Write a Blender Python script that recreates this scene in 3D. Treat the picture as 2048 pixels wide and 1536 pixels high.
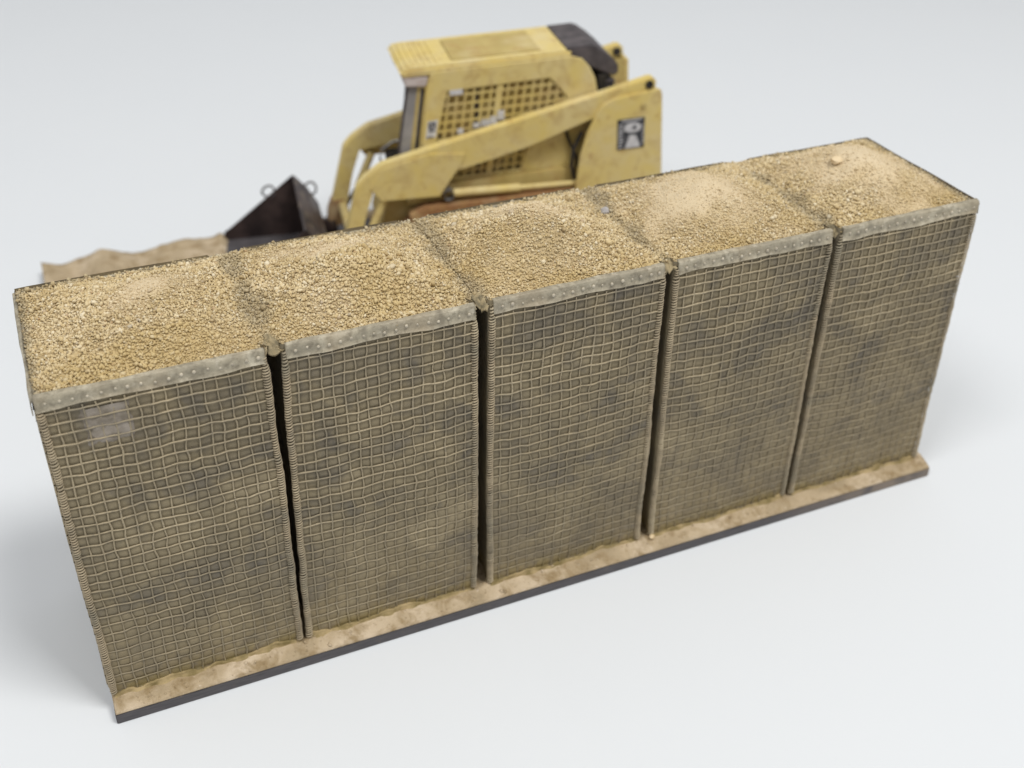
import bpy, bmesh, math, random
import numpy as np
from mathutils import Vector, Matrix

# ------------------------------------------------------------------ scene, camera, light
# Units: 1 Blender unit = 1 cm (a tabletop scale model).
scene = bpy.context.scene
for o in list(bpy.data.objects):
    bpy.data.objects.remove(o)
scene.unit_settings.scale_length = 0.01
col = scene.collection

cam_d = bpy.data.cameras.new('camera'); cam = bpy.data.objects.new('camera', cam_d); col.objects.link(cam)
RX = (0.91519138, -0.40276671, 0.01427332); RD = (-0.21610231, -0.52031921, -0.82617656); RF = (0.34018309, 0.75302517, -0.56323047)
CP = (0.58971879, -12.97426801, 13.64949041)
m = Matrix.Identity(4)
for i in range(3):
    m[i][0] = RX[i]; m[i][1] = -RD[i]; m[i][2] = -RF[i]; m[i][3] = CP[i]
cam.matrix_world = m
cam_d.sensor_width = 36; cam_d.lens = 40.598; cam_d.clip_start = 0.1; cam_d.clip_end = 500
cam_d.dof.use_dof = True; cam_d.dof.focus_distance = 16.3; cam_d.dof.aperture_fstop = 0.245
scene.camera = cam

world = bpy.data.worlds.new('World'); scene.world = world; world.use_nodes = True
wb = world.node_tree.nodes['Background']; wb.inputs[0].default_value = (0.99, 0.99, 1.0, 1); wb.inputs[1].default_value = 0.45

def area(name, loc, target, size, power, color):
    l = bpy.data.lights.new(name, 'AREA'); l.shape = 'SQUARE'; l.size = size; l.energy = power; l.color = color
    o = bpy.data.objects.new(name, l); col.objects.link(o); o.location = loc
    o.rotation_euler = (Vector(target) - Vector(loc)).to_track_quat('-Z', 'Y').to_euler()
    return o
area('softbox_lamp', (30, -32, 92), (8, 6, 2), 28, 59000, (1.0, 0.985, 0.955))
area('softbox_lamp_fill', (-38, -18, 86), (8, 6, 2), 30, 30000, (1.0, 0.99, 0.975))
scene.view_settings.view_transform = 'Standard'; scene.view_settings.look = 'None'
scene.view_settings.exposure = 0.0; scene.view_settings.gamma = 1.0; scene.view_settings.use_curve_mapping = False

rng = np.random.default_rng(7); random.seed(7)

# ------------------------------------------------------------------ numpy value noise
_perm = np.random.default_rng(11).random((64, 64, 64)).astype(np.float64)
def vnoise(x, y, z=0.0):
    x, y, z = np.broadcast_arrays(np.asarray(x, float), np.asarray(y, float), np.asarray(z, float))
    xi, yi, zi = np.floor(x).astype(int), np.floor(y).astype(int), np.floor(z).astype(int)
    xf, yf, zf = x - xi, y - yi, z - zi
    s = lambda t: t*t*(3-2*t)
    u, v, w = s(xf), s(yf), s(zf)
    g = lambda a, b, c: _perm[(xi+a) & 63, (yi+b) & 63, (zi+c) & 63]
    l = lambda a, b, t: a+(b-a)*t
    return l(l(l(g(0,0,0), g(1,0,0), u), l(g(0,1,0), g(1,1,0), u), v), l(l(g(0,0,1), g(1,0,1), u), l(g(0,1,1), g(1,1,1), u), v), w)*2-1
def fbm(x, y, z=0.0, o=3):
    r = 0; a = 1; f = 1
    for i in range(o):
        r = r + a*vnoise(np.asarray(x)*f+i*7.3, np.asarray(y)*f+i*3.1, np.asarray(z)*f+i*5.7); a *= .5; f *= 2.03
    return r

# ------------------------------------------------------------------ materials
def mat(name, rough=0.8, spec=0.25, metallic=0.0):
    mt = bpy.data.materials.new(name); mt.use_nodes = True
    nt = mt.node_tree; b = nt.nodes['Principled BSDF']
    b.inputs['Roughness'].default_value = rough; b.inputs['Specular IOR Level'].default_value = spec; b.inputs['Metallic'].default_value = metallic
    return mt, nt, b
def coords(nt, kind='Object'):
    # world position (so copies do not repeat the same pattern)
    g = nt.nodes.new('ShaderNodeNewGeometry'); return g.outputs['Position']
def noise(nt, vec, scale, detail=4, rough=.55, distortion=0.0):
    n = nt.nodes.new('ShaderNodeTexNoise'); n.inputs['Scale'].default_value = scale; n.inputs['Detail'].default_value = detail
    n.inputs['Roughness'].default_value = rough; n.inputs['Distortion'].default_value = distortion
    nt.links.new(vec, n.inputs['Vector']); return n.outputs['Fac']
def ramp(nt, fac, stops):
    r = nt.nodes.new('ShaderNodeValToRGB'); e = r.color_ramp.elements
    while len(e) < len(stops): e.new(0.5)
    for k, (p_, c) in zip(e, stops):
        k.position = p_; k.color = c if len(c) == 4 else (*c, 1)
    nt.links.new(fac, r.inputs['Fac']); return r.outputs['Color']
def mix(nt, fac, a, b, mode='MIX'):
    n = nt.nodes.new('ShaderNodeMix'); n.data_type = 'RGBA'; n.blend_type = mode
    for s, v in ((n.inputs['Factor'], fac), (n.inputs['A'], a), (n.inputs['B'], b)):
        if isinstance(v, (int, float)): s.default_value = v
        elif isinstance(v, tuple): s.default_value = v if len(v) == 4 else (*v, 1)
        else: nt.links.new(v, s)
    return n.outputs['Result']
def math_n(nt, op, a, b=0.0, clamp=False):
    n = nt.nodes.new('ShaderNodeMath'); n.operation = op; n.use_clamp = clamp
    for s, v in ((n.inputs[0], a), (n.inputs[1], b)):
        if isinstance(v, (int, float)): s.default_value = v
        else: nt.links.new(v, s)
    return n.outputs[0]
def maprange(nt, v, a, b, c=0.0, d=1.0):
    n = nt.nodes.new('ShaderNodeMapRange'); n.clamp = True
    for k, q in ((1, a), (2, b), (3, c), (4, d)): n.inputs[k].default_value = q
    nt.links.new(v, n.inputs[0]); return n.outputs[0]
def sepz(nt, vec, ax='Z'):
    n = nt.nodes.new('ShaderNodeSeparateXYZ'); nt.links.new(vec, n.inputs[0]); return n.outputs[ax]
def bump(nt, b, h, strength, dist):
    n = nt.nodes.new('ShaderNodeBump'); n.inputs['Strength'].default_value = strength; n.inputs['Distance'].default_value = dist
    nt.links.new(h, n.inputs['Height']); nt.links.new(n.outputs[0], b.inputs['Normal'])
def setcol(nt, b, c):
    if isinstance(c, tuple): b.inputs['Base Color'].default_value = (*c, 1)
    else: nt.links.new(c, b.inputs['Base Color'])

def weather(nt, P, base_dark, base_mid, base_light, strength_patch=1.0):
    """liner / wire weathering: grey-blue soot blotches, tan overspray, ochre pigment low down"""
    n1 = noise(nt, P, 0.9, 5, .6, .6)
    c = ramp(nt, n1, [(.36, base_dark), (.52, base_mid), (.66, base_light)])
    n2 = noise(nt, P, 5.5, 3, .6)
    c = mix(nt, maprange(nt, n2, .42, .75, 0, .45), c, base_light)
    return c

# white paper sweep
M_TABLE, nt, b = mat('white_card', .6, .2)
P = coords(nt); n = noise(nt, P, .25, 3); n2 = noise(nt, P, 40, 2)
setcol(nt, b, mix(nt, maprange(nt, noise(nt, P, 3.3, 4, .7), .66, .8, 0, .05), mix(nt, n, (.69, .715, .738), (.705, .728, .748)), (.5, .5, .48)))
bump(nt, b, n2, .05, .01)

# geotextile liner
M_LINER, nt, b = mat('liner_fabric', .85, .15)
P = coords(nt); z = sepz(nt, P)
c = weather(nt, P, (.185, .160, .118), (.255, .212, .136), (.315, .260, .165))
soot = noise(nt, P, 1.5, 4, .6, .5)
c = mix(nt, maprange(nt, soot, .53, .71, 0, .62), c, (.112, .106, .100))
dust = math_n(nt, 'MULTIPLY', maprange(nt, z, 1.8, .05, 0, 1), maprange(nt, noise(nt, P, 2.0, 4), .34, .62, .1, 1))
c = mix(nt, math_n(nt, 'MULTIPLY', dust, .75), c, (.27, .21, .115))
och = math_n(nt, 'MULTIPLY', maprange(nt, z, .34, .06, 0, 1), maprange(nt, noise(nt, P, 3.2, 5, .6, .5), .40, .56, 0, 1))
c = mix(nt, math_n(nt, 'MULTIPLY', och, .8), c, (.29, .225, .085))
c = mix(nt, maprange(nt, noise(nt, P, 60, 2), .3, .7, 0, .25), c, (.12, .10, .075))
setcol(nt, b, c)
bump(nt, b, noise(nt, P, 38, 5, .7), .35, .012)

# mesh wire, weathered paint with drybrushed top
M_WIRE, nt, b = mat('wire_painted', .7, .3)
P = coords(nt); z = sepz(nt, P)
c = weather(nt, P, (.25, .212, .148), (.355, .292, .19), (.46, .385, .255))
soot = noise(nt, P, 1.5, 4, .6, .5)
c = mix(nt, maprange(nt, soot, .52, .70, 0, .6), c, (.14, .13, .11))
dust = math_n(nt, 'MULTIPLY', maprange(nt, z, 4.6, 1.2, 0, 1), maprange(nt, noise(nt, P, 1.3, 4), .34, .58, .30, 1))
c = mix(nt, math_n(nt, 'MULTIPLY', dust, .85), c, (.265, .22, .145))
och = math_n(nt, 'MULTIPLY', maprange(nt, z, .34, .06, 0, 1), maprange(nt, noise(nt, P, 3.2, 5, .6, .5), .40, .56, 0, 1))
c = mix(nt, math_n(nt, 'MULTIPLY', och, .8), c, (.32, .25, .105))
c = mix(nt, maprange(nt, noise(nt, P, 22, 3), .50, .70, 0, .8), c, (.22, .19, .14))
setcol(nt, b, c)
bump(nt, b, noise(nt, P, 60, 3), .4, .006)

# coil hinge
M_COIL, nt, b = mat('coil_wire', .65, .3)
P = coords(nt)
c = weather(nt, P, (.25, .22, .16), (.37, .30, .20), (.44, .37, .25))
c = mix(nt, maprange(nt, noise(nt, P, 9, 3), .5, .75, 0, .6), c, (.16, .14, .10))
setcol(nt, b, c)

# flap strip
M_FLAP, nt, b = mat('flap_strip', .55, .35)
P = coords(nt)
c = ramp(nt, noise(nt, P, 2.2, 5, .65, .8), [(.34, (.25, .222, .165)), (.5, (.36, .32, .235)), (.66, (.50, .455, .35))])
c = mix(nt, maprange(nt, noise(nt, P, 11, 5, .65), .48, .66, 0, .75), c, (.18, .155, .11))
c = mix(nt, maprange(nt, noise(nt, P, 7, 5, .7), .60, .70, 0, .7), c, (.55, .50, .40))
c = mix(nt, maprange(nt, noise(nt, P, 1.1, 2), .5, .7, 0, .5), c, (.34, .27, .175))
setcol(nt, b, c); bump(nt, b, noise(nt, P, 18, 5, .7), .5, .02)
M_TAB, nt, b = mat('dusty_fabric_scrap', .85, .2)
P = coords(nt); setcol(nt, b, ramp(nt, noise(nt, P, 8, 4), [(.38, (.16, .135, .085)), (.62, (.36, .29, .17))])); bump(nt, b, noise(nt, P, 30, 4), .6, .02)
M_SMEAR, nt, b = mat('filler_paste', .75, .25)
P = coords(nt); setcol(nt, b, ramp(nt, noise(nt, P, 5, 4), [(.38, (.19, .162, .125)), (.62, (.30, .262, .22))])); bump(nt, b, noise(nt, P, 30, 4), .5, .015)
M_RIVET, nt, b = mat('rivet_head', .5, .4)
P = coords(nt); setcol(nt, b, ramp(nt, noise(nt, P, 3, 3), [(.35, (.34, .30, .23)), (.65, (.55, .49, .38))]))

# sand: grains with own tint
def sand_mat(name, island):
    mt, nt, b = mat(name, .88, .15)
    P = coords(nt)
    def attr(n_):
        a_ = nt.nodes.new('ShaderNodeAttribute'); a_.attribute_name = n_; return a_.outputs['Fac']
    big = noise(nt, P, .9, 4, .55, .6)
    pal = ramp(nt, big, [(.34, (.54, .42, .23)), (.50, (.66, .53, .315)), (.64, (.72, .595, .385))])
    if island:
        g = nt.nodes.new('ShaderNodeNewGeometry'); r = g.outputs['Random Per Island']
        tint = ramp(nt, r, [(0, (.32, .235, .13)), (.10, (.48, .35, .165)), (.3, (.60, .465, .24)), (.6, (.68, .55, .32)), (.85, (.76, .65, .44)), (.965, (.86, .79, .62)), (.985, (.40, .36, .30)), (1.0, (.46, .25, .10))])
        c = mix(nt, .60, pal, tint)
    else:
        c = mix(nt, .45, pal, (.32, .24, .13))
        c = mix(nt, maprange(nt, noise(nt, P, 55, 3, .7), .35, .7, 0, .6), c, (.58, .46, .28))
    c = mix(nt, math_n(nt, 'MULTIPLY', attr('ochre'), .52), c, (.55, .41, .18))
    c = mix(nt, math_n(nt, 'MULTIPLY', attr('dust'), .85), c, (.71, .59, .41))
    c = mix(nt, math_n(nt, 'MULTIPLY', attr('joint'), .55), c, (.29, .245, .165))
    setcol(nt, b, c)
    bump(nt, b, noise(nt, P, 45, 4), .7, .025)
    return mt
M_SAND = sand_mat('sand_bed', False); M_GRAIN = sand_mat('sand_grains', True)

M_GROUND, nt, b = mat('earth_groundwork', .9, .15)
P = coords(nt)
c = ramp(nt, noise(nt, P, .8, 5, .6, .6), [(.32, (.34, .265, .165)), (.5, (.47, .37, .24)), (.66, (.61, .50, .36))])
c = mix(nt, maprange(nt, noise(nt, P, 2.9, 5, .65, .4), .48, .66, 0, .8), c, (.27, .19, .095))
c = mix(nt, maprange(nt, noise(nt, P, 9, 3), .66, .74, 0, .6), c, (.66, .56, .44))
setcol(nt, b, c); bump(nt, b, noise(nt, P, 9, 6, .7), .7, .06)
M_SLAB, nt, b = mat('black_plastic', .45, .4)
P = coords(nt)
mp = nt.nodes.new('ShaderNodeMapping'); mp.inputs['Scale'].default_value = (1.2, 1.2, 14); nt.links.new(P, mp.inputs['Vector'])
c = ramp(nt, noise(nt, mp.outputs[0], 2.5, 5), [(.3, (.05, .046, .049)), (.7, (.10, .092, .096))])
c = mix(nt, maprange(nt, noise(nt, P, 4.5, 6, .75), .62, .78, 0, .7), c, (.24, .17, .11))
xr = sepz(nt, P, 'X')
c = mix(nt, math_n(nt, 'MULTIPLY', maprange(nt, xr, 11.5, 15, 0, .9), maprange(nt, noise(nt, P, 1.7, 4), .36, .55, 0, 1)), c, (.27, .21, .155))
setcol(nt, b, c)
M_STAIN, nt, b = mat('ochre_pigment', .9, .1)
P = coords(nt); setcol(nt, b, ramp(nt, noise(nt, P, 4, 4), [(.38, (.22, .17, .075)), (.62, (.42, .32, .17))])); bump(nt, b, noise(nt, P, 20, 4), .5, .02)

def paint(name, base, worn, rust=True, rough=.6, dirt=.55):
    mt, nt, b = mat(name, rough, .3)
    P = coords(nt)
    c = ramp(nt, noise(nt, P, 1.1, 4, .6, .5), [(.35, base), (.65, worn)])
    c = mix(nt, maprange(nt, noise(nt, P, .8, 3, .6), .50, .68, 0, .5), c, (.64, .54, .33))
    c = mix(nt, maprange(nt, noise(nt, P, 2.2, 5, .65, .8), .50, .68, 0, dirt-.05), c, (.42, .275, .10))
    if rust:
        c = mix(nt, maprange(nt, noise(nt, P, 4, 5, .65), .60, .74, 0, .6), c, (.33, .15, .045))
    setcol(nt, b, c); return mt
M_YEL = paint('faded_yellow_paint', (.665, .52, .175), (.66, .54, .25))
M_YELD = paint('shaded_stained_yellow', (.42, .32, .11), (.52, .41, .16), True, .7, .7)  # dirtier copy of the yellow, shade of inner parts painted into its darker base
M_RUST = paint('rust_and_mud', (.24, .105, .042), (.33, .19, .085), True, .85)
M_DARK, nt, b = mat('dark_grey_paint', .6, .3)
P = coords(nt); setcol(nt, b, ramp(nt, noise(nt, P, 3, 4), [(.35, (.055, .048, .050)), (.65, (.115, .098, .100))]))
M_BUCKET, nt, b = mat('worn_bucket_steel', .5, .4, .2)
P = coords(nt)
c = ramp(nt, noise(nt, P, 1.6, 5, .6, .6), [(.35, (.030, .022, .022)), (.6, (.075, .05, .045))])
c = mix(nt, maprange(nt, noise(nt, P, 3.4, 5, .65), .56, .66, 0, .75), c, (.27, .21, .14)); setcol(nt, b, c)
M_BUCKIN, nt, b = mat('bucket_inside', .7, .25)
P = coords(nt); setcol(nt, b, ramp(nt, noise(nt, P, 1.9, 4), [(.35, (.018, .012, .012)), (.68, (.06, .04, .036))]))
M_RUBBER, nt, b = mat('black_rubber', .8, .2)
P = coords(nt); setcol(nt, b, ramp(nt, noise(nt, P, 4, 4), [(.4, (.02, .019, .018)), (.7, (.06, .05, .04))]))
M_STEEL, nt, b = mat('grey_metal', .4, .5, .6)
P = coords(nt); setcol(nt, b, ramp(nt, noise(nt, P, 6, 3), [(.4, (.25, .25, .25)), (.7, (.5, .5, .5))]))
M_GLASS, nt, b = mat('dull_glass', .15, .5)
P = coords(nt); setcol(nt, b, ramp(nt, noise(nt, P, 1.5, 3), [(.4, (.26, .25, .25)), (.7, (.38, .36, .35))]))
M_LENS, nt, b = mat('lamp_lens', .35, .5)
P = coords(nt); setcol(nt, b, ramp(nt, noise(nt, P, 5, 3), [(.4, (.48, .41, .38)), (.7, (.60, .54, .52))]))
M_DECALW, nt, b = mat('decal_white', .6, .3)
P = coords(nt); setcol(nt, b, ramp(nt, noise(nt, P, 7, 3), [(.4, (.50, .50, .52)), (.7, (.66, .65, .66))]))
M_DECALB, nt, b = mat('decal_black', .6, .3)
P = coords(nt); setcol(nt, b, ramp(nt, noise(nt, P, 6, 3), [(.4, (.03, .032, .04)), (.7, (.09, .09, .10))]))
M_FIBRE, nt, b = mat('lint', .9, .1)
P = coords(nt); setcol(nt, b, ramp(nt, noise(nt, P, 12, 2), [(.4, (.12, .12, .11)), (.7, (.3, .3, .28))]))
M_PEBBLE, nt, b = mat('pale_stone', .75, .3)
P = coords(nt); setcol(nt, b, ramp(nt, noise(nt, P, 7, 4), [(.4, (.62, .47, .26)), (.7, (.74, .60, .40))])); bump(nt, b, noise(nt, P, 20, 4), .4, .02)
M_PEBBLEG, nt, b = mat('grey_stone', .75, .3)
P = coords(nt); setcol(nt, b, ramp(nt, noise(nt, P, 9, 4), [(.4, (.33, .31, .30)), (.7, (.56, .53, .50))])); bump(nt, b, noise(nt, P, 24, 4), .4, .02)

# ------------------------------------------------------------------ mesh helpers
def link(name, me, material, parent=None, smooth=False):
    o = bpy.data.objects.new(name, me); col.objects.link(o)
    if material and not me.materials: me.materials.append(material)
    if parent: o.parent = parent
    if smooth: me.polygons.foreach_set('use_smooth', np.ones(len(me.polygons), bool))
    return o
def from_arrays(name, V, F, material, parent=None, smooth=False):
    """V (n,3), F (m,k) int array"""
    V = np.asarray(V, np.float32); F = np.asarray(F, np.int32)
    me = bpy.data.meshes.new(name); k = F.shape[1]
    me.vertices.add(len(V)); me.vertices.foreach_set('co', V.ravel())
    me.loops.add(F.size); me.loops.foreach_set('vertex_index', F.ravel())
    me.polygons.add(len(F)); me.polygons.foreach_set('loop_start', np.arange(0, F.size, k, dtype=np.int32))
    me.update(calc_edges=True); me.validate()
    return link(name, me, material, parent, smooth)
def grid_faces(nu, nv, closed_u=False):
    """vertices index = j*nu+i ; i in u, j in v"""
    iu = np.arange(nu if closed_u else nu-1); jv = np.arange(nv-1)
    I, J = np.meshgrid(iu, jv); I2 = (I+1) % nu
    return np.stack([J*nu+I, J*nu+I2, (J+1)*nu+I2, (J+1)*nu+I], -1).reshape(-1, 4)
def tube_arrays(path, r, sides=6, caps=False):
    """sweep circle along path (n,3); r scalar or (n,)"""
    path = np.asarray(path, float); n = len(path); r = np.broadcast_to(np.asarray(r, float), (n,))
    t = np.gradient(path, axis=0); t /= np.linalg.norm(t, axis=1)[:, None]+1e-12
    ref = np.array([0., 0., 1.]) if abs(t[:, 2]).mean() < .8 else np.array([0., 1., 0.])
    a = np.cross(t, ref); a /= np.linalg.norm(a, axis=1)[:, None]+1e-12; b_ = np.cross(t, a)
    th = np.linspace(0, 2*np.pi, sides, endpoint=False)
    V = path[:, None, :]+r[:, None, None]*(np.cos(th)[None, :, None]*a[:, None, :]+np.sin(th)[None, :, None]*b_[:, None, :])
    return V.reshape(-1, 3), grid_faces(sides, n, True)
def tube(name, path, r, material, parent=None, sides=6):
    V, F = tube_arrays(path, r, sides)
    return from_arrays(name, V, F, material, parent, True)
def finish(bm, name, material, parent=None, smooth=False):
    bmesh.ops.recalc_face_normals(bm, faces=bm.faces[:])
    me = bpy.data.meshes.new(name); bm.to_mesh(me); bm.free()
    return link(name, me, material, parent, smooth)
def prism(name, prof, y0, y1, material, parent=None, bev=.025):
    """profile in x,z extruded along y"""
    bm = bmesh.new()
    A = [bm.verts.new((x, y0, z)) for x, z in prof]; B = [bm.verts.new((x, y1, z)) for x, z in prof]
    bm.faces.new(A); bm.faces.new(B[::-1]); n = len(prof)
    for i in range(n): bm.faces.new((A[i], B[i], B[(i+1) % n], A[(i+1) % n]))
    if bev: bmesh.ops.bevel(bm, geom=bm.edges[:], offset=bev, segments=2, affect='EDGES', clamp_overlap=True)
    return finish(bm, name, material, parent)
def boxo(name, lo, hi, material, parent=None, bev=.02):
    return prism(name, [(lo[0], lo[2]), (hi[0], lo[2]), (hi[0], hi[2]), (lo[0], hi[2])], lo[1], hi[1], material, parent, bev)
def plate(name, outer, holes, y, th, material, parent=None, bev=.015):
    """flat plate in the xz plane with holes, thickness th centred on y"""
    cu = bpy.data.curves.new(name, 'CURVE'); cu.dimensions = '2D'; cu.fill_mode = 'BOTH'; cu.extrude = th/2-bev; cu.bevel_depth = bev; cu.bevel_resolution = 1
    for poly in [outer]+holes:
        s = cu.splines.new('POLY'); s.points.add(len(poly)-1); s.use_cyclic_u = True
        for p_, (x, z_) in zip(s.points, poly): p_.co = (x, z_, 0, 1)
    t = bpy.data.objects.new('tmp', cu); col.objects.link(t)
    me = bpy.data.meshes.new_from_object(t); bpy.data.objects.remove(t); bpy.data.curves.remove(cu)
    me.transform(Matrix(((1, 0, 0, 0), (0, 0, -1, y), (0, 1, 0, 0), (0, 0, 0, 1))))
    me.materials.clear(); me.name = name
    return link(name, me, material, parent)
def tag(o, label=None, cat=None, group=None, kind=None):
    if label: o['label'] = label
    if cat: o['category'] = cat
    if group: o['group'] = group
    if kind: o['kind'] = kind
    return o
def empty(name, loc=(0, 0, 0)):
    o = bpy.data.objects.new(name, None); col.objects.link(o); o.location = loc; o.empty_display_size = .5; return o
ICO = None
def ico():
    global ICO
    if ICO is None:
        bm = bmesh.new(); bmesh.ops.create_icosphere(bm, subdivisions=1, radius=1)
        ICO = (np.array([v.co[:] for v in bm.verts]), np.array([[v.index for v in f.verts] for f in bm.faces])); bm.free()
    return ICO
def scatter_grains(name, pos, size, material, parent, seed, flat=.7):
    V0, F0 = ico(); r = np.random.default_rng(seed); n = len(pos)
    q = r.normal(size=(n, 4)); q /= np.linalg.norm(q, axis=1)[:, None]
    w, x, y, z = q.T
    Rm = np.stack([1-2*(y*y+z*z), 2*(x*y-z*w), 2*(x*z+y*w), 2*(x*y+z*w), 1-2*(x*x+z*z), 2*(y*z-x*w), 2*(x*z-y*w), 2*(y*z+x*w), 1-2*(x*x+y*y)], 1).reshape(n, 3, 3)
    V = V0[None]*(1+r.uniform(-.28, .28, (n, len(V0), 1)))*np.stack([np.ones(n), r.uniform(.6, 1, n), r.uniform(flat*.7, flat*1.2, n)], 1)[:, None, :]
    V = np.einsum('nij,nkj->nki', Rm, V)*np.asarray(size)[:, None, None]+pos[:, None, :]
    F = (F0[None]+(np.arange(n)*len(V0))[:, None, None]).reshape(-1, 3)
    return from_arrays(name, V.reshape(-1, 3), F, material, parent)

# ------------------------------------------------------------------ table (paper sweep)
ZT = -0.29
ys = list(np.linspace(-70, 70, 8)); prof = [(y, ZT) for y in ys]
for k in range(1, 13):
    a = math.pi/2*k/12; prof.append((70+25*math.sin(a), ZT+25*(1-math.cos(a))))
prof.append((95, ZT+70))
xs = np.linspace(-90, 110, 9)
V = np.array([(x, y, z) for (y, z) in prof for x in xs]); tb = from_arrays('table_backdrop', V, grid_faces(len(xs), len(prof)), M_TABLE, None, True)
tag(tb, 'plain bluish white card sheet under and behind the diorama', None, None, 'structure')

# ------------------------------------------------------------------ loader pose (needed by the terrain)
LX, LY = 10.887, 11.6; LYAW = math.radians(-9.834); LPIT = math.radians(2.626)

# ------------------------------------------------------------------ diorama base
BX0, BX1, BY0, BY1 = -0.03, 15.17, -0.315, 14.4
def ground_z(x, y):
    x = np.asarray(x, float); y = np.asarray(y, float)
    front = np.clip((y-BY0)/.31, 0, 1)
    z = -.085+.095*front**.8+.020*fbm(x*2.1, y*2.1+5, 0, 3)*(0.35+front*.65)+.055*np.maximum(0, fbm(x*3.3+9, y*5+2, 1, 2)-.30)
    back = np.clip((y-4)/4, 0, 1)*(.25+.75*np.clip((x-.3)/1.2, 0, 1))
    z = z+back*(.17*fbm(x*1.15+3, y*.5+1, 2, 3)+.07)
    dx, dy = x-LX, y-LY; c, s = math.cos(LYAW), math.sin(LYAW)
    lx, ly = dx*c+dy*s, -dx*s+dy*c
    d = np.maximum(np.maximum(np.maximum(lx-3.4, (-6.25-lx)*2.6), 0), np.maximum(np.abs(ly)-1.75, 0)); wgt = np.clip(1-d/1.0, 0, 1)
    zl = math.tan(LPIT)*np.clip(lx, -7, 4)+.015
    zl = np.where(lx < -2.6, zl-.06, zl)
    return z*(1-wgt)+(zl+.012*fbm(x*3, y*3))*wgt
SK = .022
base = empty('diorama_base', (BX0, BY0, ZT))
tag(base, 'thin black-edged model base with tan earth groundwork under the gabion wall and loader', 'base')
slab = boxo('slab', (0, 0, 0), (BX1-BX0, BY1-BY0, -.10-ZT), M_SLAB, base, .012)
for v in slab.data.vertices: v.co.x += SK*v.co.y*(1-v.co.x/(BX1-BX0))
gx = np.linspace(BX0+.01, BX1-.01, 260)
gy = np.concatenate([np.linspace(BY0+.012, .35, 16), np.linspace(.45, BY1-.02, 110)])
X, Y = np.meshgrid(gx, gy); X = BX0+SK*np.clip(Y, 0, 99)+(X-BX0)*(BX1-BX0-SK*np.clip(Y, 0, 99))/(BX1-BX0); Z = ground_z(X, Y)
V = np.stack([X, Y, Z], -1).reshape(-1, 3); F = grid_faces(len(gx), len(gy)); nu, nv = len(gx), len(gy)
ring = list(range(nu))+[j*nu+nu-1 for j in range(1, nv)]+[(nv-1)*nu+i for i in range(nu-2, -1, -1)]+[j*nu for j in range(nv-2, 0, -1)]
sk = V[ring].copy(); sk[:, 2] = -.105; n0 = len(V); nr = len(ring); k = np.arange(nr); k2 = (k+1) % nr
V = np.concatenate([V, sk]); rg = np.array(ring)
F = np.concatenate([F, np.stack([rg[k2], rg[k], n0+k, n0+k2], 1)])
V -= np.array([BX0, BY0, ZT]); gw = from_arrays('groundwork', V, F, M_GROUND, base, True)
# crumbs along the front strip
n = 420
cx = rng.uniform(BX0+.05, BX1-.05, n); cy = rng.uniform(BY0+.03, .03, n); cz = ground_z(cx, cy)
cr = tag(scatter_grains('crumbs', np.stack([cx-BX0, cy-BY0, cz-ZT], 1), rng.uniform(.008, .024, n)*np.where(rng.random(n) > .92, 2.2, 1), M_GROUND, base, 5, .5), None, None, None, 'stuff')

# ------------------------------------------------------------------ gabion baskets
W = 3.0; H = 5.44; D = 2.92
# gap centre x at bottom / top and half width at bottom / top for each of the six cell boundaries
GAP = [((0.0, 0.0), (0, 0)), ((2.94, 2.985), (.040, .095)), ((5.95, 5.985), (.112, .092)), ((9.035, 9.01), (.105, .085)), ((12.04, 12.05), (.068, .078)), ((15.0, 14.93), (0, 0))]
HTOP = [5.43, 5.44, 5.45, 5.45, 5.44]
def edge_x(k, side, t):
    (cb, ct), (hb, ht) = GAP[k]
    return cb+(ct-cb)*t+side*(hb+(ht-hb)*t)+.018*vnoise(k*9.1+t*5, side*3.3+1.0, 2.0)
def face_pt(i, s, t, off=0.0):
    """front face of cell i: s across 0..1, t up 0..1 -> world; off = outward offset"""
    s = np.asarray(s, float); t = np.asarray(t, float)
    xl = edge_x(i, 1, t); xr = edge_x(i+1, -1, t)
    e = np.clip(np.minimum(s, 1-s)*6, 0, 1); et = np.clip(np.minimum(t, 1-t)*8, 0, 1)
    x = xl+(xr-xl)*s+e*(.016*fbm(s*4+i*5, t*7, 1.5+i, 2)+.017*vnoise(s*17+i, t*31, 6.1))
    z = HTOP[i]*t+et*(.020*fbm(s*3.5, t*6+i*4, 7.7, 2)+.016*vnoise(s*17, t*31+i, 3.2))
    y = -(.055*np.sin(np.pi*s)**.6*np.sin(np.pi*np.clip(t, 0, 1))**.7)+.03*e*np.clip((1-t)*5-.25, 0, 1)*fbm(s*2.5+i*3, t*4, 4.4, 2)
    return np.stack(np.broadcast_arrays(x, y-off, z), -1)
def side_pt(xc, sgn, s, t, off=0.0, top=5.43):
    """outer end wall (sgn -1 left end, +1 right end); s along depth 0..1"""
    s = np.asarray(s, float); t = np.asarray(t, float)
    e = np.clip(np.minimum(s, 1-s)*6, 0, 1)
    x = xc(t)+sgn*(.04*np.sin(np.pi*s)**.6*np.sin(np.pi*t)**.7+.02*e*fbm(s*3, t*5, 8.8, 2)+off)
    y = .0+D*s+e*.02*fbm(s*4, t*7, 5.1, 2)
    z = top*t+.03*fbm(s*4, t*6, 2.2, 2)*np.clip(np.minimum(t, 1-t)*8, 0, 1)
    return np.stack(np.broadcast_arrays(x, y, z), -1)

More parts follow.
